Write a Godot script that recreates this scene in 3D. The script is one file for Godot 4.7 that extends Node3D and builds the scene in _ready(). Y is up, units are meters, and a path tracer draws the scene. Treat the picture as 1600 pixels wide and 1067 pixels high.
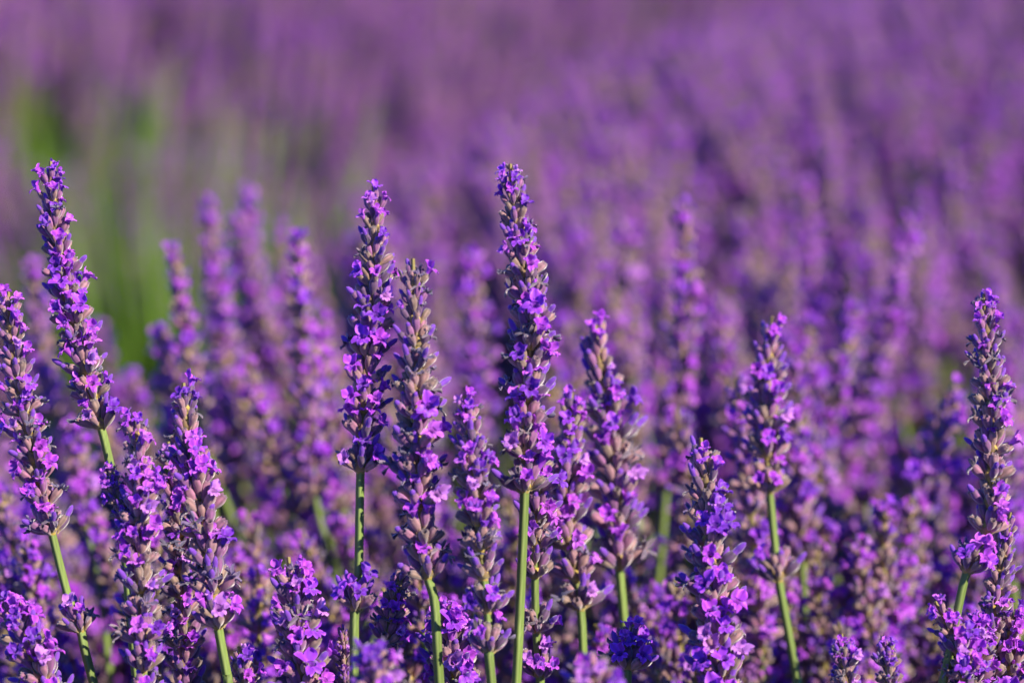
extends Node3D
# A lavender field in raking summer sun, seen through a 100 mm lens at about 0.64 m.

const LENS := 100.0
const CAM_AT := Vector3(0.0, 0.73, 0.64)
const PITCH := -13.0
const FOCUS := 0.642
const ROW_DIR := Vector3(0.33, 0.0, -0.944)      # the rows run away to the right
const ROW_SIDE := Vector3(-0.944, 0.0, -0.33)    # towards the next row on the left
const ROW_AT := Vector3(0.25, 0.0, -0.1)
const ROW_GAP := 1.35

var rng := RandomNumberGenerator.new()
var names := {}
var cam_basis: Basis
var mats := {}
var calyx_mesh: Array[ArrayMesh] = []
var blossom_mesh: Array[ArrayMesh] = []
var wilted_mesh: Array[ArrayMesh] = []
var whorl_mesh: Array[ArrayMesh] = []
var bumps := FastNoiseLite.new()

# ------------------------------------------------------------------ helpers
func numbered(called: String) -> String:
	var n: int = names.get(called, -1) + 1
	names[called] = n
	return called if n == 0 else "%s_%03d" % [called, n]

func tag(o: Node3D, label: String, category: String, group := "", kind := "") -> void:
	if label != "":
		o.set_meta("label", label)
	if category != "":
		o.set_meta("category", category)
	if group != "":
		o.set_meta("group", group)
	if kind != "":
		o.set_meta("kind", kind)

func thing(called: String, label: String, category: String, where: Vector3, group := "") -> Node3D:
	var o := Node3D.new()
	o.name = numbered(called)
	add_child(o)
	o.position = where
	tag(o, label, category, group)
	return o

func put(called: String, mesh: Mesh, parent: Node, t := Transform3D()) -> MeshInstance3D:
	var o := MeshInstance3D.new()
	o.name = called
	o.mesh = mesh
	o.transform = t
	parent.add_child(o, true)
	return o

# a point of the place: px, py as seen by the lens, d metres along its axis
func at(px: float, py: float, d: float) -> Vector3:
	var k := 12.0 / LENS / 533.5
	return CAM_AT + cam_basis * (Vector3((px - 800.0) * k, -(py - 533.5) * k, -1.0) * d)

func seen_at(p: Vector3) -> Vector3:   # px, py, depth
	var q := cam_basis.inverse() * (p - CAM_AT)
	var k := 12.0 / LENS / 533.5
	return Vector3(800.0 + q.x / -q.z / k, 533.5 - q.y / -q.z / k, -q.z)

func row_of(p: Vector3) -> float:
	return (p - ROW_AT).dot(ROW_SIDE)

# height that the tips reach over a place of the field
func canopy(p: Vector3) -> float:
	var s := row_of(p)
	var off: float = absf(s - roundf(s / ROW_GAP) * ROW_GAP)
	var along := (p - ROW_AT).dot(ROW_DIR)
	off += bumps.get_noise_2d(p.x * 3.0, p.z * 3.0) * 0.06
	var h := 0.555 + bumps.get_noise_2d(along * 2.2, s * 2.2) * 0.018
	if off > 0.36:
		h -= 0.2 * smoothstep(0.36, 0.72, off)
	return h

func surface(tris: Callable, m: Material) -> ArrayMesh:
	var st := SurfaceTool.new()
	st.begin(Mesh.PRIMITIVE_TRIANGLES)
	tris.call(st)
	st.index()
	st.generate_normals()
	st.set_material(m)
	return st.commit()

# rows of points joined into a skin; closed joins the last column to the first
func skin(st: SurfaceTool, pts: Array, cols: Array, closed: bool) -> void:
	for i in pts.size() - 1:
		var n: int = pts[i].size()
		for j in (n if closed else n - 1):
			var k := (j + 1) % n
			for c in [[i, j], [i + 1, j], [i + 1, k], [i, j], [i + 1, k], [i, k]]:
				st.set_color(cols[c[0]][c[1]])
				st.add_vertex(pts[c[0]][c[1]])

func mixc(a: Color, b: Color, t: float) -> Color:
	return a.lerp(b, clampf(t, 0.0, 1.0))

# ------------------------------------------------------------------ flower pieces (millimetres, scaled later)
func make_calyx(tone: Color, base: Color, mouth: Color, bud: float, bud_color: Color) -> ArrayMesh:
	var bend := rng.randf_range(-0.25, 0.35)
	var prof := [[-0.9, 0.2], [-0.1, 0.3], [0.5, 0.52], [1.3, 0.74], [2.2, 0.9], [3.1, 0.97], [3.8, 0.9], [4.3, 0.72], [4.6, 0.62]]
	var pts := []
	var cols := []
	var sides := 10
	for i in prof.size():
		var y: float = prof[i][0]
		var r: float = prof[i][1] * 0.92
		var ring := []
		var cring := []
		for j in sides:
			var a := TAU * j / sides
			var rib := 1.0 + (0.11 if j % 2 == 0 else -0.12) * smoothstep(-0.2, 1.0, y)
			var yy := y + (0.28 if j % 2 == 0 else -0.1) * smoothstep(4.1, 4.6, y)
			ring.append(Vector3(cos(a) * r * rib, yy * 0.78, sin(a) * r * rib + bend * (y / 4.5) * (y / 4.5)))
			var c := mixc(base, tone, (y + 0.4) / 1.5)
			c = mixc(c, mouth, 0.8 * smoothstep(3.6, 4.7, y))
			c = mixc(c, c * 0.5, (0.8 if j % 2 else 0.0) * smoothstep(0.0, 1.5, y))
			cring.append(c * rng.randf_range(0.75, 1.2))
		pts.append(ring)
		cols.append(cring)
	# the mouth turns inwards, or a closed bud shows in it
	var inner := [[4.3, 0.4], [3.9, 0.25]] if bud <= 0.0 else [[4.55, 0.52], [4.7 + bud * 0.5, 0.68], [4.7 + bud, 0.46], [4.8 + bud * 1.2, 0.08]]
	for e in inner:
		var ring := []
		var cring := []
		for j in sides:
			var a := TAU * j / sides
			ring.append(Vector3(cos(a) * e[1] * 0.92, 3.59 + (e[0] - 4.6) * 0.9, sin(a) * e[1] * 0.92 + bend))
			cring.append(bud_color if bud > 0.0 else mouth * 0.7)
		pts.append(ring)
		cols.append(cring)
	return surface(func(st): skin(st, pts, cols, true), mats.calyx)

# one lobe of a corolla: leaves from "from" towards dir, up is its upper face
func lobe(st: SurfaceTool, from: Vector3, dir: Vector3, face: Vector3, length: float, width: float, curl: float, tone: Color, ruffle: float) -> void:
	var side := dir.cross(face).normalized()
	var pts := []
	var cols := []
	var ph := rng.randf() * TAU
	for i in 5:
		var v := i / 4.0
		var w: float = width * 0.5 * [0.42, 0.85, 1.0, 0.86, 0.42][i]
		var row := []
		var crow := []
		for j in 5:
			var u := j / 2.0 - 1.0
			var mid := from + dir * (length * (v - 0.1 * u * u * v)) + face * (curl * v * v * length)
			var p: Vector3 = mid + side * (u * w) + face * (ruffle * sin(ph + u * 3.0 + v * 2.5) * v + 0.22 * u * u * w)
			row.append(p)
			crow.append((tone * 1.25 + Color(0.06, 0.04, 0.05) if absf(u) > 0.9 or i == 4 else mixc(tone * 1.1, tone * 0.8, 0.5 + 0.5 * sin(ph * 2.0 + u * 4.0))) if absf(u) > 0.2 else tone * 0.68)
		pts.append(row)
		cols.append(crow)
	skin(st, pts, cols, false)

func make_blossom(tone: Color, open: float, size: float) -> ArrayMesh:
	return surface(func(st: SurfaceTool):
		var pts := []
		var cols := []
		var prof := [[2.7, 0.45], [3.4, 0.5], [4.1, 0.65], [4.7, 0.9], [5.0, 1.0]]
		for e in prof:
			var ring := []
			var cring := []
			for j in 8:
				var a := TAU * j / 8
				ring.append(Vector3(cos(a) * e[1], e[0], sin(a) * e[1]))
				cring.append(mixc(tone * 0.95 + Color(0.05, 0.03, 0.06), tone, (e[0] - 3.0) / 2.0))
			pts.append(ring)
			cols.append(cring)
		skin(st, pts, cols, true)
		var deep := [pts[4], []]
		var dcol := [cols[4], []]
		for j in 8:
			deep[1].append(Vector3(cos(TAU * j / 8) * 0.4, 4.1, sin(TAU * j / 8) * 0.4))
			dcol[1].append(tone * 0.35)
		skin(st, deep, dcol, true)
		for k in 2:      # the upper lip stands up
			var s := -0.6 if k == 0 else 0.6
			var out := Vector3(s, 0.0, -0.7).normalized()
			var d := (Vector3.UP * (1.2 - open * 0.35) + out * (0.25 + open * 0.4) + Vector3(rng.randf_range(-.25, .25), 0, rng.randf_range(-.2, .2))).normalized()
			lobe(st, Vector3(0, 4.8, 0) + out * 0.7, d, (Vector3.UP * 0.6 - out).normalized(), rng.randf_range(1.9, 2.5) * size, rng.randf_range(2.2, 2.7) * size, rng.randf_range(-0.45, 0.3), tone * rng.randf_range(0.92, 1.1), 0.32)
		for k in 3:      # the lower lip spreads and rolls
			var a := (k - 1) * 1.0 + rng.randf_range(-0.15, 0.15)
			var out := Vector3(sin(a), 0.0, cos(a))
			var d := (Vector3.UP * (0.9 - open * 0.75) + out * (0.45 + open * 0.55)).normalized()
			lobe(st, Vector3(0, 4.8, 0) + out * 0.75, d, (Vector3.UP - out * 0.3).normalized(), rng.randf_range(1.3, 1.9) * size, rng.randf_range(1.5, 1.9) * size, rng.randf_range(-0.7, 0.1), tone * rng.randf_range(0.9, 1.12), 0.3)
	, mats.petal)

func make_wilted(tone: Color) -> ArrayMesh:
	return surface(func(st: SurfaceTool):
		for k in 5:
			var a := TAU * k / 5 + rng.randf_range(-0.4, 0.4)
			var out := Vector3(sin(a), 0, cos(a))
			var d := (Vector3.UP * rng.randf_range(0.2, 1.0) + out).normalized()
			lobe(st, Vector3(0, 3.4, 0) + out * 0.3, d, (Vector3.UP - out * 0.5).normalized(), rng.randf_range(1.4, 2.4), 0.9, rng.randf_range(-0.9, 0.7), tone * rng.randf_range(0.7, 1.3), 0.45)
	, mats.calyx)

# what a whorl sits on: a short swollen node and two pointed papery bracts
func make_whorl() -> ArrayMesh:
	var ochre := Color(0.5, 0.34, 0.05)
	var olive := Color(0.34, 0.3, 0.05)
	var brown := Color(0.2, 0.12, 0.07)
	return surface(func(st: SurfaceTool):
		var pts := []
		var cols := []
		for e in [[-0.7, 0.75], [-0.1, 1.05], [0.6, 1.35], [1.2, 1.25], [1.9, 0.8]]:
			var ring := []
			var cring := []
			for j in 8:
				var a := TAU * j / 8
				var r: float = e[1] * (1.0 + (0.12 if j % 2 else 0.0))
				ring.append(Vector3(cos(a) * r, e[0], sin(a) * r))
				cring.append(mixc(olive, ochre, rng.randf()))
			pts.append(ring)
			cols.append(cring)
		skin(st, pts, cols, true)
		for k in 2:
			var a := PI * k + rng.randf_range(-0.2, 0.2)
			var out := Vector3(sin(a), 0, cos(a))
			var side := Vector3(cos(a), 0, -sin(a))
			var bp := []
			var bc := []
			for i in 6:
				var v := i / 5.0
				var w: float = [0.6, 1.1, 1.25, 0.9, 0.4, 0.05][i]
				var row := []
				var crow := []
				for j in 5:
					var u := j / 2.0 - 1.0
					row.append(out * (1.0 + 1.5 * sin(v * 1.3)) + Vector3.UP * (-0.2 + 2.3 * v * v + 0.6 * v) + side * (u * w) - out * (0.55 * u * u * w) )
					crow.append(mixc(mixc(olive, ochre, v), brown, v * 1.1 + 0.25 * absf(u)))
				bp.append(row)
				bc.append(crow)
			skin(st, bp, bc, false)
	, mats.calyx)

# ------------------------------------------------------------------ a spike
# pieces of one whorl, local to its node: [kind, variant, transform]
func whorl_items(r: RandomNumberGenerator, n: int, open: int, size: float, tight: float, facing: float, dull: float) -> Array:
	var items := []
	var calyces := []
	var turn := r.randf() * TAU
	for i in n:
		var outer := i % 2 == 0
		var tall_tier := i % 4 == 3
		var phi := turn + TAU * i / n + r.randf_range(-0.28, 0.28)
		var lean := (r.randf_range(0.62, 0.98) if outer else r.randf_range(0.25, 0.6)) * tight
		var out := Vector3(sin(phi), 0, cos(phi))
		var y := (Vector3.UP * cos(lean) + out * sin(lean)).normalized()
		var z := (out * cos(lean) - Vector3.UP * sin(lean)).normalized()
		var b := Basis(y.cross(z), y, z).orthonormalized()
		b = b * Basis(Vector3.UP, r.randf_range(-0.5, 0.5))
		var s := size * r.randf_range(0.8, 1.1) * 0.001
		var from := (out * (1.6 if outer else 1.0) + Vector3.UP * (0.2 if outer else 2.6 if tall_tier else 1.4) + Vector3.UP * r.randf_range(-0.3, 0.5)) * size * 0.001
		var t := Transform3D(b.scaled(Vector3.ONE * s), from)
		calyces.append([cos(wrapf(phi - facing, -PI, PI)) + r.randf_range(-0.75, 0.75), t])
		var v := r.randi() % calyx_mesh.size()
		items.append(["calyx", v, t])
	calyces.sort_custom(func(a, b): return a[0] > b[0])
	for i in mini(open, n):
		var t: Transform3D = calyces[i][1]
		t.basis = t.basis * Basis(Vector3.UP, r.randf_range(-0.9, 0.9)) * Basis(Vector3.RIGHT, r.randf_range(-0.15, 0.15))
		items.append(["blossom", r.randi() % blossom_mesh.size(), t.scaled_local(Vector3.ONE * r.randf_range(0.88, 1.12))])
	for i in range(open, n):
		if r.randf() < dull:
			items.append(["wilted_blossom", r.randi() % wilted_mesh.size(), calyces[i][1]])
	return items

func mesh_of(kind: String, v: int) -> ArrayMesh:
	return calyx_mesh[v] if kind == "calyx" else blossom_mesh[v] if kind == "blossom" else wilted_mesh[v]

func catmull(p: Array, steps: int) -> PackedVector3Array:
	var out := PackedVector3Array()
	for i in p.size() - 1:
		var a: Vector3 = p[maxi(i - 1, 0)]
		var b: Vector3 = p[i]
		var c: Vector3 = p[i + 1]
		var d: Vector3 = p[mini(i + 2, p.size() - 1)]
		for k in steps:
			out.append(b.cubic_interpolate(c, a, d, k / float(steps)))
	out.append(p[p.size() - 1])
	return out

func frame(y: Vector3) -> Basis:
	y = y.normalized()
	var x := y.cross(Vector3(0, 0, 1)).normalized()
	return Basis(x, y, x.cross(y)).orthonormalized()

# a four-edged stem along a line from its top to its root
func stem_tris(st: SurfaceTool, line: PackedVector3Array, r_top: float, r_low: float, thin_until: int) -> void:
	var pts := []
	var cols := []
	var green := Color(0.13, 0.21, 0.035)
	var pale := Color(0.21, 0.29, 0.07)
	for i in line.size():
		var y := (line[maxi(i - 1, 0)] - line[mini(i + 1, line.size() - 1)]).normalized()
		var b := frame(y)
		var r := lerpf(r_top, r_low, i / float(line.size() - 1)) * (1.0 if i >= thin_until else lerpf(0.45, 1.0, i / float(maxi(thin_until, 1))))
		var ring := []
		var cring := []
		for j in 12:
			var a := TAU * j / 12 + 0.4
			var rr := r * (1.0 + 0.16 * cos(a * 4.0))
			ring.append(line[i] + (b.x * cos(a) + b.z * sin(a)) * rr)
			var tint := 0.7 if i < thin_until - 1 else 0.0
			cring.append(mixc(green.lerp(Color(0.3, 0.22, 0.07), tint), pale.lerp(Color(0.36, 0.25, 0.09), tint), 0.5 + 0.5 * cos(a * 4.0)) * (0.72 + 0.34 * absf(sin(i * 1.7 + j * 2.1)) + 0.12 * sin(i * 0.31)))
		pts.append(ring)
		cols.append(cring)
	skin(st, pts, cols, true)

# line: world or local points from the tip down; n_head: index in pts of the head's lower end
# returns the whorls: [transform, size, calyces, open, tight]
func plan_whorls(line: PackedVector3Array, i_base: int, open: String, width: float, extras: Array) -> Array:
	var size := width / 0.0112
	var top := 0.0055 * size
	var lens := PackedFloat32Array([0.0])
	for i in range(1, line.size()):
		lens.append(lens[i - 1] + line[i].distance_to(line[i - 1]))
	var head := lens[i_base]
	var n := open.length()
	var out := []
	var weights := []
	var total := 0.0
	for i in n - 1:
		var w := lerpf(0.62, 1.15, i / float(maxi(n - 2, 1))) * rng.randf_range(0.88, 1.12)
		total += w
		weights.append(w)
	var s := minf(top, head * 0.5) if n > 1 else head
	for i in n:
		out.append([s, i, open[i].to_int(), i / float(maxi(n - 1, 1))])
		if i < n - 1:
			s += weights[i] / total * (head - minf(top, head * 0.5))
	for e in extras:
		out.append([lens[e[0]], n, e[1], 1.0])
	var whorls := []
	for w in out:
		var k := 1
		while k < line.size() - 2 and lens[k] < w[0]:
			k += 1
		var f: float = clampf((w[0] - lens[k - 1]) / maxf(lens[k] - lens[k - 1], 1e-6), 0.0, 1.0)
		var p := line[k - 1].lerp(line[k], f)
		var b := frame(line[maxi(k - 2, 0)] - line[mini(k + 1, line.size() - 1)])
		var t: float = w[3]
		var grow := size * lerpf(0.74, 1.06, smoothstep(0.0, 0.6, t))
		var count := int(roundf(lerpf(7.0, 15.0, smoothstep(0.0, 0.55, t))))
		whorls.append([Transform3D(b, p), grow, count, w[2], lerpf(0.62, 1.0, smoothstep(0.0, 0.5, t)) * rng.randf_range(0.92, 1.12)])
	return whorls

func append_items(tools: Dictionary, items: Array, t: Transform3D) -> void:
	for it in items:
		var key: String = it[0]
		if not tools.has(key):
			tools[key] = SurfaceTool.new()
			tools[key].begin(Mesh.PRIMITIVE_TRIANGLES)
		tools[key].append_from(mesh_of(it[0], it[1]), 0, t * it[2])

# p: [px, py] from the tip down, seen at depth d; b: which of them ends the head; w: width in px
func spike(label: String, p: Array, b: int, w: float, d: float, open: String, extras := [], near := true, dull := 0.16, lean := 0.0) -> void:
	var world := []
	for i in p.size():
		world.append(at(p[i][0], p[i][1], d + lean * (p[b][1] - p[i][1]) * 0.00014))
	var last: Vector3 = world[world.size() - 1]
	var dir: Vector3 = (last - world[world.size() - 2]).normalized()
	var mid := last + dir * 0.09 + Vector3(0, 0, -0.01)
	var root := Vector3(mid.x * 0.75 + 0.015, 0.12, mid.z - 0.06)
	world.append(mid)
	world.append(root)
	for i in world.size():
		world[i] -= root
	var steps := 6
	var line := catmull(world, steps)
	var o := thing("lavender_spike", label, "lavender", root, "sharp lavender spikes at the front of the bed" if near else "blurred lavender spikes deeper in the bed")
	var px := 12.0 / LENS / 533.5 * d
	put("stem", surface(func(st): stem_tris(st, line, 0.00077 * w * px / 0.0122, 0.001, b * steps), mats.stem), o)
	var ex := []
	for e in extras:
		ex.append([e[0] * steps, e[1]])
	var r := RandomNumberGenerator.new()
	r.seed = hash(label)
	var head := 0.0
	for i in b * steps:
		head += line[i].distance_to(line[i + 1])
	var full := ""
	var want := maxi(open.length(), int(head / ((0.42 if near else 0.5) * w * px)))
	for i in want:
		full += open[i * open.length() / want]
	open = full
	for wh in plan_whorls(line, b * steps, open, w * px, ex):
		var part := put("whorl", whorl_mesh[r.randi() % whorl_mesh.size()], o, wh[0])
		var items := whorl_items(r, wh[2], wh[3], wh[1], wh[4], 0.35, dull)
		part.transform = wh[0]
		part.basis = part.basis.scaled_local(Vector3.ONE * (0.001 * wh[1]))
		var inside := Transform3D(Basis().scaled(Vector3.ONE / (0.001 * wh[1])), Vector3.ZERO)
		if near:
			for it in items:
				put(it[0], mesh_of(it[0], it[1]), part, inside * it[2])
		else:
			var tools := {}
			append_items(tools, items, inside)
			for key in tools:
				tools[key].set_material(mats.petal if key == "blossom" else mats.calyx)
				put(key, tools[key].commit(), part)

# a spike for the field: local, root at the origin, tip near (0, tall, 0)
func field_spike(k: int) -> Dictionary:
	var tall := 0.44
	var head := rng.randf_range(0.05, 0.075)
	var sway := Vector3(rng.randf_range(-0.008, 0.008), 0, rng.randf_range(-0.008, 0.008))
	var pts := [Vector3(0, tall, 0), Vector3(0, tall - head * 0.5, 0) + sway * 0.4, Vector3(0, tall - head, 0) + sway, Vector3(0, tall * 0.5, 0) + sway, Vector3.ZERO]
	var line := catmull(pts, 4)
	var n := int(roundf(head / 0.0078)) + 1
	var open := ""
	for i in n:
		open += str(rng.randi_range(3, 5) if i == 0 else 8 if k < 4 and rng.randf() < 0.1 else [0, 0, 1, 2, 4, 7, 4, 1][rng.randi() % 8])
	var tools := {}
	var tops := SurfaceTool.new()
	tops.begin(Mesh.PRIMITIVE_TRIANGLES)
	for wh in plan_whorls(line, 8, open, rng.randf_range(0.0105, 0.0125), []):
		tops.append_from(whorl_mesh[0], 0, wh[0].scaled_local(Vector3.ONE * 0.001 * wh[1]))
		append_items(tools, whorl_items(rng, wh[2], wh[3], wh[1], wh[4], rng.randf() * TAU, 0.1), wh[0])
	for it in ["calyx", "wilted_blossom"]:
		if tools.has(it):
			tops.append_from(tools[it].commit(), 0, Transform3D())
	tops.set_material(mats.calyx)
	tools["blossom"].set_material(mats.petal)
	return {"stem": surface(func(st): stem_tris(st, line, 0.0009, 0.0013, 8), mats.stem), "head": tops.commit(), "blossom": tools["blossom"].commit()}

func _ready() -> void:
	rng.seed = 7
	bumps.seed = 5
	bumps.frequency = 1.0
	# ---------------------------------------------------------------- camera, sky, sun
	cam_basis = Basis(Vector3.RIGHT, deg_to_rad(PITCH))
	var cam := Camera3D.new()
	cam.name = "camera"
	add_child(cam)
	cam.transform = Transform3D(cam_basis, CAM_AT)
	var lens := CameraAttributesPhysical.new()
	lens.frustum_focal_length = LENS
	lens.frustum_focus_distance = FOCUS
	lens.frustum_near = 0.02
	lens.frustum_far = 400.0
	lens.exposure_aperture = 7.7
	cam.attributes = lens
	cam.near = 0.02
	cam.far = 400.0
	cam.current = true
	var sky := ProceduralSkyMaterial.new()
	sky.sky_top_color = Color(0.16, 0.33, 0.72)
	sky.sky_horizon_color = Color(0.56, 0.68, 0.86)
	sky.sky_curve = 0.12
	sky.ground_bottom_color = Color(0.15, 0.12, 0.13)
	sky.ground_horizon_color = Color(0.4, 0.42, 0.45)
	var env := Environment.new()
	env.background_mode = Environment.BG_SKY
	env.sky = Sky.new()
	env.sky.sky_material = sky
	env.tonemap_mode = Environment.TONE_MAPPER_LINEAR
	env.tonemap_exposure = 1.72
	env.sdfgi_enabled = true
	env.ssao_enabled = true
	env.ssil_enabled = true
	var we := WorldEnvironment.new()
	we.name = "world"
	we.environment = env
	add_child(we)
	var sun := DirectionalLight3D.new()
	sun.name = "sun"
	add_child(sun)
	sun.look_at_from_position(Vector3(0.78, 0.76, 0.55), Vector3.ZERO)
	sun.light_color = Color(1.0, 0.94, 0.86)
	sun.light_energy = 1.6
	sun.light_angular_distance = 0.5
	sun.shadow_enabled = true
	# ---------------------------------------------------------------- materials
	for k in ["petal", "calyx", "stem", "leaf", "grass"]:
		var m := StandardMaterial3D.new()
		m.resource_name = k
		m.vertex_color_use_as_albedo = true
		m.cull_mode = BaseMaterial3D.CULL_DISABLED
		m.roughness = 0.6
		mats[k] = m
	mats.petal.backlight_enabled = true
	mats.petal.backlight = Color(0.72, 0.72, 0.72)
	mats.petal.roughness = 0.55
	mats.petal.rim_enabled = true
	mats.petal.rim = 0.35
	mats.petal.rim_tint = 0.6
	mats.calyx.roughness = 0.75
	mats.calyx.rim_enabled = true
	mats.calyx.rim = 1.0
	mats.calyx.rim_tint = 0.2
	mats.stem.roughness = 0.65
	for k in ["leaf", "grass"]:
		mats[k].backlight_enabled = true
		mats[k].backlight = Color(0.6, 0.6, 0.6)
	# ---------------------------------------------------------------- the pieces
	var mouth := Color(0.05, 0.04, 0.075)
	var bud := Color(0.15, 0.03, 0.4)
	for k in 7:
		var tone: Color = [Color(0.38, 0.155, 0.25), Color(0.45, 0.24, 0.27), Color(0.26, 0.095, 0.25), Color(0.42, 0.235, 0.22), Color(0.16, 0.08, 0.18), Color(0.33, 0.12, 0.3), Color(0.34, 0.23, 0.18)][k]
		calyx_mesh.append(make_calyx(tone, Color(0.36, 0.27, 0.08), mouth.lerp(tone, 0.25), [0.0, 0.0, 1.6, 0.0, 2.2, 0.8, 0.0][k], bud))
	for k in 8:
		var tone: Color = [Color(0.46, 0.055, 0.76), Color(0.52, 0.085, 0.78), Color(0.33, 0.04, 0.72), Color(0.56, 0.12, 0.78), Color(0.43, 0.05, 0.74), Color(0.2, 0.025, 0.55), Color(0.58, 0.22, 0.74), Color(0.47, 0.06, 0.66)][k]
		blossom_mesh.append(make_blossom(tone, [0.9, 0.6, 1.0, 0.8, 0.35, 0.7, 0.5, 0.95][k], [0.84, 0.76, 0.9, 0.82, 0.74, 0.88, 0.78, 0.84][k]))
	for k in 3:
		wilted_mesh.append(make_wilted([Color(0.07, 0.065, 0.12), Color(0.1, 0.07, 0.16), Color(0.13, 0.1, 0.13)][k]))
	for k in 3:
		whorl_mesh.append(make_whorl())
	build_ground()
	build_spikes()
	build_blurred()
	build_field()
	build_green()

# ------------------------------------------------------------------ the setting
func build_ground() -> void:
	var m := StandardMaterial3D.new()
	m.resource_name = "soil"
	var no := FastNoiseLite.new()
	no.seed = 3
	no.frequency = 0.02
	no.fractal_octaves = 5
	var nt := NoiseTexture2D.new()
	nt.noise = no
	nt.width = 512
	nt.height = 512
	nt.seamless = true
	var ramp := Gradient.new()
	ramp.colors = PackedColorArray([Color(0.2, 0.15, 0.11), Color(0.42, 0.34, 0.25)])
	nt.color_ramp = ramp
	m.albedo_texture = nt
	m.roughness = 0.95
	m.uv1_triplanar = true
	m.uv1_world_triplanar = true
	m.uv1_scale = Vector3.ONE * 1.3
	var pm := PlaneMesh.new()
	pm.size = Vector2(300, 300)
	pm.material = m
	var g := put("ground", pm, self)
	tag(g, "bare brown soil of the lavender field", "", "", "structure")

func build_spikes() -> void:
	spike("tallest sharp lavender spike at the centre, on a long bare green stem", [[797, 256], [806, 350], [822, 440], [832, 500], [824, 600], [820, 700], [820, 765], [812, 960], [806, 1085]], 6, 86, .632, "41030413453", [], true, .3)
	spike("tall lavender spike with deeply shaded lower whorls and a separate dark whorl on its stem", [[583, 290], [585, 400], [578, 500], [570, 600], [563, 735], [560, 890], [554, 950], [553, 1085]], 4, 82, .634, "4103132543", [[6, 4]], true, .1)
	spike("dark-tipped lavender spike with few open flowers, close beside the tall spike with shaded lower whorls", [[645, 404], [650, 560], [650, 700], [658, 820], [668, 900], [679, 945], [688, 1090]], 4, 92, .628, "101000131321", [], true, .22)
	spike("short slim lavender spike left of the tallest stem, with two separate whorls below its head", [[725, 617], [738, 700], [745, 800], [756, 903], [762, 955], [764, 1018], [770, 1090]], 3, 80, .624, "3042420", [[4, 2], [5, 2]])
	spike("lavender spike half hidden behind the tallest stem, with a bright purple lowest whorl", [[836, 650], [838, 760], [836, 900], [838, 985], [844, 1058], [846, 1100]], 2, 76, .654, "2124131", [[3, 1], [4, 6]])
	spike("slightly soft lavender spike with ochre bracts, first on the right of the tallest spike", [[929, 499], [938, 580], [955, 680], [963, 780], [968, 885], [976, 985], [978, 1090]], 4, 98, .684, "301431121", [], true, .05)
	spike("pinkish lavender spike leaning against the left of the ochre-bracted soft spike", [[893, 610], [890, 700], [885, 800], [907, 950], [914, 1085]], 3, 86, .672, "31332421", [], true, .05)
	spike("thick lavender spike rising from the bottom edge with big open flowers half way down", [[1095, 684], [1105, 780], [1110, 880], [1118, 980], [1132, 1100]], 4, 98, .63, "12024231443")
	spike("soft lavender spike on a pale curving stem that carries one separate flat whorl", [[1207, 494], [1200, 580], [1198, 680], [1203, 767], [1213, 870], [1217, 905], [1247, 1067], [1254, 1105]], 3, 82, .688, "2112233", [[5, 1]], true, .02)
	spike("tall sharp lavender spike near the right edge with a bright separate whorl below its head", [[1538, 459], [1543, 540], [1550, 640], [1549, 740], [1542, 832], [1512, 892], [1490, 990], [1470, 1085]], 4, 80, .632, "4110232012", [[5, 5]])
	spike("tan lavender spike with hardly any open flowers beside the right-edge separate whorl", [[1580, 800], [1568, 870], [1552, 980], [1545, 1095]], 3, 66, .65, "0101212", [], true, .05)
	spike("leaning spike with upright purple buds on the stem below the right-edge separate whorl", [[1462, 940], [1495, 1010], [1515, 1105]], 2, 74, .632, "33344")
	spike("bright purple lavender spike at the bottom edge between the budding leaning spike and the corner", [[1532, 958], [1524, 1020], [1520, 1095]], 2, 74, .637, "43434")
	spike("purple and dark blue lavender spike filling the lower right corner", [[1582, 936], [1580, 1020], [1578, 1095]], 2, 82, .65, "34343")
	spike("small lavender tip with an upright flower, bottom edge, right of the curving pale stem", [[1316, 990], [1320, 1040], [1324, 1095]], 2, 58, .63, "3122")
	spike("small dark lavender tip in shade at the bottom edge", [[1383, 994], [1388, 1040], [1393, 1100]], 2, 52, .632, "3010")
	spike("bushy soft lavender spike at the bottom edge left of the dark separate whorl", [[450, 870], [462, 960], [475, 1095]], 2, 96, .636, "3441432", [], true, .05)
	spike("small lavender tip at the foot of the lit spike with bare lower stem", [[372, 1010], [380, 1050], [386, 1105]], 2, 66, .637, "2232")
	spike("thin tan budding lavender tip beside the green stem under the dark separate whorl", [[534, 975], [538, 1030], [542, 1095]], 2, 40, .64, "01011", [], true, .0)
	spike("slanting lavender spike with tan buds above purple, right of the dark separate whorl", [[634, 886], [612, 950], [598, 1040], [590, 1105]], 2, 68, .645, "01341")
	spike("broad lavender spike at the bottom edge under the greyer dark-tipped spike", [[694, 934], [703, 1000], [712, 1110]], 2, 100, .645, "344443", [], true, .05)
	spike("single dark whorl with two open flowers near the bottom edge, under the ochre-bracted soft spike", [[990, 975], [981, 1046], [978, 1105]], 1, 84, .65, "5", [], true, .5)
	spike("curved lavender spike cut by the left edge, with a flat separate whorl below", [[12, 456], [20, 550], [45, 690], [80, 832], [105, 930], [125, 985], [150, 1085]], 3, 74, .636, "32123342", [[5, 3]], true, .1)
	spike("tall left-leaning lavender spike, highest at the left, lime green node under its head", [[78, 252], [85, 360], [110, 480], [133, 580], [157, 667], [168, 712], [190, 820], [215, 1085]], 4, 78, .642, "5131442433", [], true, .1)
	spike("bluish lavender spike with a shaded left side in front of the lime green node's stem", [[209, 644], [217, 755], [217, 860], [221, 960], [224, 1095]], 4, 80, .63, "30432311321", [], true, .2)
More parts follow.
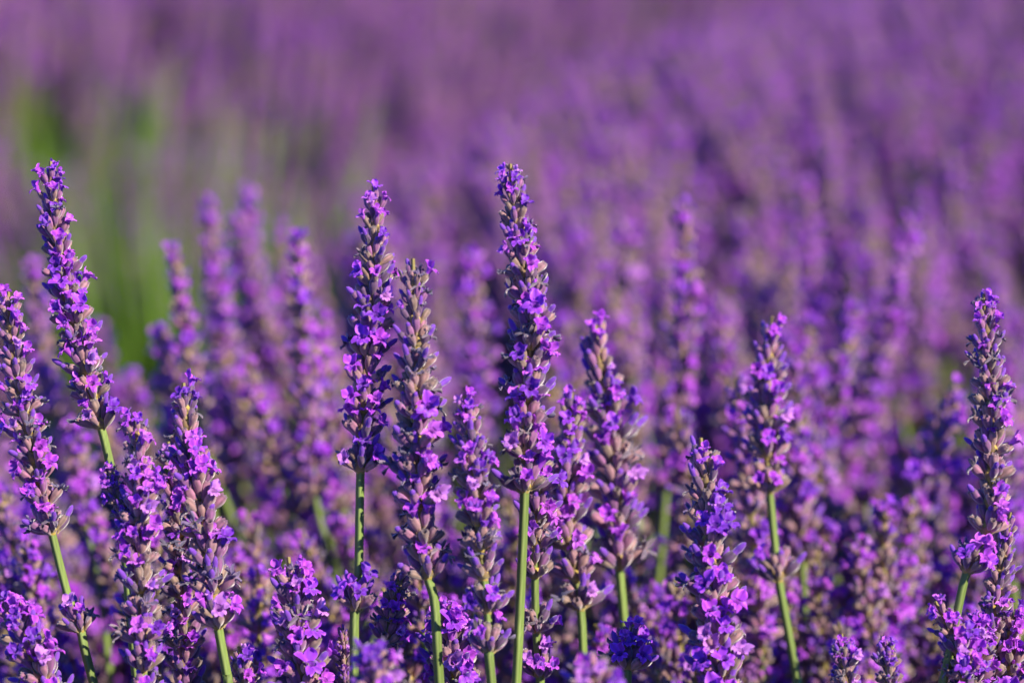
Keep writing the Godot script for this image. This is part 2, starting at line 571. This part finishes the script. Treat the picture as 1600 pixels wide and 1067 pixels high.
	spike("small bluish side tip on the left flank of the spike with a shaded left side", [[166, 722], [180, 775], [198, 830], [215, 1000]], 2, 44, .634, "232", [], true, .3)
	spike("lit lavender spike with pale calyces and a bright flower cluster low on its right", [[286, 598], [292, 680], [310, 780], [325, 870], [340, 978], [357, 1070], [362, 1105]], 4, 92, .634, "4103440306", [], true, .2)
	spike("shaded purple lavender spike between the two big spikes at the lower left", [[262, 690], [278, 800], [285, 900], [290, 1090]], 3, 78, .655, "2432332")
	spike("right-leaning lavender spike in the lower left corner", [[2, 925], [38, 1000], [84, 1100]], 2, 86, .632, "353343", [], true, .02)

func build_blurred() -> void:
	var n := false
	spike("large out-of-focus purple tip at the bottom edge under the dark separate whorl", [[580, 1014], [586, 1060], [592, 1115]], 2, 84, .59, "5555", [], n)
	spike("large out-of-focus purple tip at the bottom edge under the soft ochre-bracted spike", [[925, 1036], [928, 1080], [932, 1125]], 2, 92, .585, "545", [], n)
	spike("blurred purple spike at the right flank of the lit spike with a low flower cluster", [[402, 886], [404, 960], [408, 1095]], 2, 70, .70, "43242", [], n)
	spike("blurred tan spike on a pale stem in front of the broad bottom-edge spike", [[650, 872], [656, 930], [661, 988], [667, 1095]], 2, 52, .69, "1010", [], n)
	spike("blurred spike with ochre whorls directly left of the curving pale stem", [[1150, 592], [1166, 720], [1180, 860], [1190, 1000], [1194, 1095]], 3, 76, .72, "3431342", [], n, .02)
	spike("blurred spike with pink-brown whorls directly right of the curving pale stem", [[1238, 640], [1245, 740], [1254, 875], [1264, 1050]], 2, 76, .75, "3242121", [], n, .02)
	spike("dark blurred spike under the curved left-edge spike's head", [[38, 840], [50, 920], [62, 1000], [70, 1100]], 2, 62, .70, "2323", [], n)
	spike("blurred slim spike with a violet tip, first behind the lit spike at the left", [[268, 377], [280, 460], [293, 540], [310, 640], [332, 800], [350, 1000]], 3, 52, .79, "50313022", [], n, .0)
	spike("blurred spike above the green stem left of the slim violet-tipped one's neighbours", [[325, 307], [345, 500], [370, 722], [378, 840], [385, 1000]], 2, 60, .86, "5343243", [], n, .0)
	spike("blurred spike with a round violet tip behind the pair at the left", [[383, 292], [395, 420], [415, 600], [428, 800]], 2, 58, .92, "5343434", [], n, .0)
	spike("blurred lavender spike on a clearly visible slanting green stem, left of the tall shaded one", [[465, 360], [475, 560], [492, 772], [512, 860], [535, 1000]], 2, 62, .775, "41313142", [], n, .0)
	spike("blurred spike seen between the dark-tipped spike and the tallest one", [[735, 387], [742, 500], [746, 700], [748, 900]], 2, 66, .83, "44042553", [], n, .0)
	spike("blurred spike with a tan middle right of the tallest spike, mid height", [[1066, 312], [1072, 450], [1062, 600], [1042, 760], [1030, 900]], 3, 60, .80, "503413423", [], n, .0)
	spike("blurred spike with a bright round violet tip standing highest on the right", [[1257, 274], [1268, 400], [1280, 560], [1285, 760]], 2, 54, .97, "6034343", [], n, .0)
	spike("blurred right-leaning spike far up on the right, left of the tall right-edge one", [[1425, 334], [1395, 470], [1350, 640], [1310, 800], [1290, 900]], 3, 60, .86, "5334343", [], n, .0)
	spike("blurred right-leaning spike on a green slanting stem left of the tall right-edge one", [[1500, 600], [1455, 720], [1425, 812], [1408, 860], [1370, 1000]], 2, 70, .765, "2331242", [], n, .0)
	spike("blurred right-leaning spike on a green stem behind the soft curving-stem spike", [[1338, 470], [1312, 590], [1278, 700], [1265, 760], [1240, 950]], 2, 58, .81, "4323242", [], n, .0)
	spike("blurred right-leaning spike low down between the two small bottom tips and the right edge", [[1425, 868], [1388, 960], [1345, 1070]], 2, 74, .73, "53343", [], n, .0)
	spike("blurred purple spike behind the curved left-edge spike", [[112, 650], [124, 740], [136, 822], [160, 950], [175, 1090]], 2, 66, .76, "34242", [], n, .0)
	spike("blurred pale spike between the left edge and the highest left spike", [[50, 400], [62, 520], [76, 650], [85, 900]], 2, 54, .83, "5031232", [], n, .0)

func mound_at(p: Vector3) -> Vector3:      # where the plant's crown stands that a tip belongs to
	var s := row_of(p)
	var along := (p - ROW_AT).dot(ROW_DIR)
	var k := roundf(s / ROW_GAP) * ROW_GAP
	var a := roundf(along / 0.7) * 0.7
	return ROW_AT + ROW_SIDE * k + ROW_DIR * a

func tip_place(p: Vector3, tip: Vector3, r: RandomNumberGenerator) -> Transform3D:
	var c := mound_at(p)
	var away := Vector3(p.x - c.x, 0, p.z - c.z)
	var y := (Vector3.UP + away * (0.75 if absf(row_of(p)) < 0.6 else 0.3) + Vector3(r.randf_range(-.13, .13), 0, r.randf_range(-.13, .13))).normalized()
	var s := r.randf_range(0.85, 1.12)
	var b := Basis(Vector3.UP, 0) 
	b = frame(y) * Basis(Vector3.UP, r.randf() * TAU)
	return Transform3D(b.scaled(Vector3.ONE * s), tip - y * (0.44 * s))

const TUFTS := [   # grass in the furrow: as seen, depth, spread
	[95, 195, 1.9, 0.05, "under the row beyond, above the highest left spike's tip"],
	[262, 278, 1.5, 0.085, "right of the highest left spike's flower head"],
]
const MARKS := [   # tips that the eye finds at once, as seen
	[797, 256, "the tallest sharp spike's tip"], [583, 290, "the tall shaded-base spike's tip"], [929, 499, "the ochre-bracted spike's tip"], [1207, 494, "the curving-stem spike's tip"],
	[1538, 459, "the right-edge sharp spike's tip"], [78, 252, "the highest left spike's tip"], [286, 598, "the lit lower-left spike's tip"], [1095, 684, "the thick bottom-edge spike's tip"],
	[1513, 870, "the right-edge separate whorl"], [450, 870, "the bushy bottom-edge spike's tip"], [1316, 990, "the small upright bottom tip"], [465, 360, "the slanting-stem blurred spike"],
	[1257, 274, "the bright round blurred tip"], [645, 404, "the greyer dark-tipped spike's tip"], [735, 387, "the blurred spike between two tall ones"], [1425, 334, "the high right-leaning blurred spike"], [1066, 312, "the tan-middled blurred spike"],
	[268, 377, "the slim violet blurred tip"], [1338, 470, "the green-stemmed leaning blurred spike"], [112, 650, "the head of the curved left-edge spike"], [30, 960, "the lower-left corner spike"],
	[555, 910, "the dark separate whorl"], [725, 617, "the short slim spike's tip"], [703, 960, "the broad bottom-edge spike"], [1575, 960, "the lower right corner spike"], [990, 1000, "the single dark bottom whorl"], [1200, 880, "the flat whorl of the curving stem"],
]
const WAYS := ["right", "upper right", "top", "upper left", "left", "lower left", "bottom", "lower right"]
const ORDER := ["nearest", "second", "third", "fourth", "fifth", "sixth", "seventh", "eighth", "ninth", "tenth", "eleventh", "twelfth", "thirteenth", "fourteenth", "fifteenth", "sixteenth", "seventeenth", "eighteenth", "nineteenth", "twentieth"]

func build_field() -> void:
	var protos := []
	for k in 8:
		protos.append(field_spike(k))
	var r := RandomNumberGenerator.new()
	r.seed = 21
	var rows := {}
	var near := []
	var places := []
	for zi in 330:       # the whole field
		for xi in range(-110, 110):
			places.append([Vector3(xi * 0.03 + r.randf_range(-.015, .015), 0, 1.6 - zi * 0.03 + r.randf_range(-.015, .015)), false])
			if zi > 66 and zi < 130:
				places.append([places[places.size() - 1][0] + Vector3(r.randf_range(-.02, .02), 0, r.randf_range(-.02, .02)), false])
			var side: float = row_of(places[places.size() - 1][0])      # the flanks carry shorter spikes too
			if side > 0.3 and side < 4.0 and 1.6 - zi * 0.03 < -0.5:
				for more in 2:
					places.append([places[places.size() - 1][0] + Vector3(r.randf_range(-.02, .02), 0, r.randf_range(-.02, .02)), false])
	for i in 190:        # younger, shorter spikes fill the bush under the first tips
		var d := r.randf_range(0.68, 0.96)
		var p := at(r.randf_range(-80, 1680), r.randf_range(760, 1040), d)
		places.append([p, true])
	for i in 60:         # spikes crowding behind the front on the right
		places.append([at(r.randf_range(840, 1650), r.randf_range(330, 740), r.randf_range(0.82, 1.08)), true])
	for i in 40:         # the bush's left flank
		places.append([at(r.randf_range(230, 620), r.randf_range(330, 620), r.randf_range(0.8, 1.15)), true])
	for e in places:
		var p: Vector3 = e[0]
		var s := row_of(p)
		var off: float = absf(s - roundf(s / ROW_GAP) * ROW_GAP)
		if off > 0.65 and r.randf() < 0.3:
			continue
		var tip := Vector3(p.x, canopy(p) - 0.11 * pow(r.randf(), 1.6), p.z)
		var q := seen_at(tip)
		if e[1]:
			tip = p
			q = seen_at(tip)
		elif p.z > -0.045:      # the near side of the bush dips below the lens's view
			if absf(p.x) < 0.5:
				tip.y = minf(tip.y, CAM_AT.y - maxf(0.64 - p.z, 0.1) * 0.375 - 0.02 - r.randf() * 0.05)
			q = seen_at(tip)
		elif q.z < 0.75 and q.y < (560.0 if q.x > 980.0 else 760.0) and absf(q.x - 800.0) < 1000.0:
			tip.y = at(q.x, r.randf_range(560.0 if q.x > 980.0 else 760.0, 1040.0), q.z).y
			q = seen_at(tip)
		elif q.z < 0.9 and absf(q.x - 800.0) < 900.0 and q.y < 400.0:
			tip.y = at(q.x, r.randf_range(400.0, 760.0), q.z).y
			q = seen_at(tip)
		if tip.y < 0.12:
			continue
		var cleared := false
		for t in TUFTS:      # no lavender where the grass has taken hold
			var g := at(t[0], t[1], t[2])
			var strip := (g.z - p.z) * 0.125      # the grassy strip slants a little
			cleared = cleared or absf(p.x - g.x + strip) < t[3] * 0.9 and p.z > g.z - 0.06 and p.z < g.z + (0.13 if t[2] > 1.7 else 0.5) and tip.y > g.y - (0.08 if t[2] > 1.7 else 0.15)
		if cleared:
			continue
		if q.z > 0.6 and q.z < 1.7 and q.x > -60.0 and q.x < 1660.0 and q.y > -50.0 and q.y < 1060.0 and s < 0.66:
			near.append([q.z, p, tip, q])
		else:
			var n := int(roundf(s / ROW_GAP))
			if not rows.has(n):
				rows[n] = []
			rows[n].append(tip_place(p, tip, r))
	near.sort_custom(func(a, b): return a[0] < b[0])
	while near.size() > 250:
		var e: Array = near.pop_back()
		rows[0].append(tip_place(e[1], e[2], r))
	var by_mark := {}
	for e in near:
		var q: Vector3 = e[3]
		var best := 0
		var least := 1e9
		for i in MARKS.size():
			var l := Vector2(q.x - MARKS[i][0], q.y - MARKS[i][1]).length()
			if l < least:
				least = l
				best = i
		var way := posmod(int(roundf(atan2(MARKS[best][1] - q.y, q.x - MARKS[best][0]) / (PI / 4))), 8)
		var key := best * 8 + way
		if not by_mark.has(key):
			by_mark[key] = []
		by_mark[key].append([least, e])
	for key in by_mark:
		by_mark[key].sort_custom(func(a, b): return a[0] < b[0])
		for i in by_mark[key].size():
			var e: Array = by_mark[key][i][1]
			var q: Vector3 = e[3]
			var k := r.randi() % 8
			var how := "faint blurred spike" if q.z > 1.15 else "blurred lavender spike" if q.z > 0.85 else "softly blurred spike"
			var label: String = "%s, %s to the %s of %s" % [how, ORDER[mini(i, 19)], WAYS[key % 8], MARKS[key / 8][2]]
			var o := thing("lavender_spike", label, "lavender", Vector3.ZERO, "blurred lavender spikes deeper in the bed")
			o.transform = tip_place(e[1], e[2], r)
			put("stem", protos[k].stem, o)
			put("flower_head", protos[k].head, o)
			put("blossoms", protos[k].blossom, o)
	print("near ", near.size(), " to depth ", near[near.size() - 1][0])
	var total := 0
	for n in rows:
		var k := posmod(n, 8)
		var am := ArrayMesh.new()
		for key in ["stem", "head", "blossom"]:
			var src: ArrayMesh = protos[k][key]
			am.add_surface_from_arrays(Mesh.PRIMITIVE_TRIANGLES, src.surface_get_arrays(0))
			am.surface_set_material(am.get_surface_count() - 1, src.surface_get_material(0))
		var mm := MultiMesh.new()
		mm.transform_format = MultiMesh.TRANSFORM_3D
		mm.mesh = am
		mm.instance_count = rows[n].size()
		for i in rows[n].size():
			mm.set_instance_transform(i, rows[n][i])
		total += rows[n].size()
		var o := MultiMeshInstance3D.new()
		o.name = numbered("lavender_row")
		o.multimesh = mm
		add_child(o)
		var which := "far end of the lavender row that the sharp spikes stand in" if n == 0 else "mauve blurred lavender row beyond the green gap at the upper left" if n == 1 else "lavender row number %d beyond the green gap, melting into mauve blur" % n if n > 1 else "lavender row number %d on the right of the row in focus, outside the view" % -n
		tag(o, which, "lavender row", "rows of the lavender field", "stuff")
	print("far ", total)

# ------------------------------------------------------------------ leaves and grass
func build_green() -> void:
	var r := RandomNumberGenerator.new()
	r.seed = 4
	var sprig := surface(func(st: SurfaceTool):
		for k in 9:
			var a := k * 2.4
			var y := 0.004 * k
			var out := Vector3(sin(a), 0, cos(a))
			var side := Vector3(cos(a), 0, -sin(a))
			var l := r.randf_range(0.022, 0.036)
			var pts := []
			var cols := []
			var c := Color(0.11, 0.18, 0.045).lerp(Color(0.17, 0.24, 0.08), r.randf())
			for i in 4:
				var v := i / 3.0
				var w: float = [0.0011, 0.0018, 0.0017, 0.0002][i]
				var row := []
				var crow := []
				for j in 3:
					row.append(out * (l * 0.62 * v) + Vector3.UP * (y + l * 0.8 * v - l * 0.18 * v * v) + side * ((j - 1) * w) + Vector3.UP * (0.0006 if j != 1 else 0.0))
					crow.append(c * (0.85 if j == 1 else 1.0))
				pts.append(row)
				cols.append(crow)
			skin(st, pts, cols, false)
	, mats.leaf)
	var places := []
	for i in 26000:
		var along := r.randf_range(-2.0, 6.0)
		var row := r.randi_range(-2, 3)
		var off := r.randf_range(-0.5, 0.5)
		var p := ROW_AT + ROW_SIDE * (row * ROW_GAP + off) + ROW_DIR * along
		var h := (canopy(p) - (0.115 if row == 0 else 0.27)) * sqrt(r.randf())
		if p.z > -0.03:
			h = minf(h, CAM_AT.y - maxf(0.64 - p.z, 0.1) * 0.375 - 0.07)
		if h < 0.03:
			continue
		var c := mound_at(p)
		var y := (Vector3.UP + (p - c) * 1.3 + Vector3(r.randf_range(-.4, .4), 0, r.randf_range(-.4, .4))).normalized()
		places.append(Transform3D((frame(y) * Basis(Vector3.UP, r.randf() * TAU)).scaled(Vector3.ONE * r.randf_range(0.8, 1.5)), Vector3(p.x, h, p.z)))
	for i in 26:       # young leafy shoots between the flower stems
		var p := at(r.randf_range(1130, 1580) if i % 4 != 0 else r.randf_range(900, 1060), r.randf_range(880, 1080), r.randf_range(0.72, 0.92))
		places.append(Transform3D((frame(Vector3(r.randf_range(-.35, .35), 1, r.randf_range(-.35, .35)).normalized()) * Basis(Vector3.UP, r.randf() * TAU)).scaled(Vector3.ONE * r.randf_range(0.25, 0.4)), p))
	var mm := MultiMesh.new()
	mm.transform_format = MultiMesh.TRANSFORM_3D
	mm.mesh = sprig
	mm.instance_count = places.size()
	for i in places.size():
		mm.set_instance_transform(i, places[i])
	var o := MultiMeshInstance3D.new()
	o.name = "lavender_foliage"
	o.multimesh = mm
	add_child(o)
	tag(o, "narrow grey-green lavender leaves filling the bushes below the flowers", "foliage", "", "stuff")
	# grass that shows green in the gap between the rows
	for e in TUFTS:
		var top := at(e[0], e[1], e[2])
		var tall: float = top.y
		var g := surface(func(st: SurfaceTool):
			for k in 190:
				var a := r.randf() * TAU
				var out := Vector3(sin(a), 0, cos(a))
				var side := Vector3(cos(a), 0, -sin(a))
				var from: Vector3 = out * (e[3] * 0.5 * r.randf())
				var h := tall * r.randf_range(0.82, 1.08)
				var lean := r.randf_range(0.02, 0.12)
				var pts := []
				var cols := []
				var c := Color(0.12, 0.25, 0.02).lerp(Color(0.17, 0.32, 0.035), r.randf())
				for i in 5:
					var v := i / 4.0
					var row := []
					var crow := []
					for j in 3:
						row.append(from + out * (lean * v * v) + Vector3.UP * (h * v) + side * ((j - 1) * 0.0042 * (1.0 - v * v * v * 0.95)) + out * (0.0015 if j == 1 else 0.0))
						crow.append(c)
					pts.append(row)
					cols.append(crow)
				skin(st, pts, cols, false)
		, mats.grass)
		var t := put(numbered("grass_tuft"), g, self, Transform3D(Basis(), Vector3(top.x, 0, top.z)))
		tag(t, "blurred bright green grass tuft " + e[4], "grass", "grass tufts in the gap between the rows")
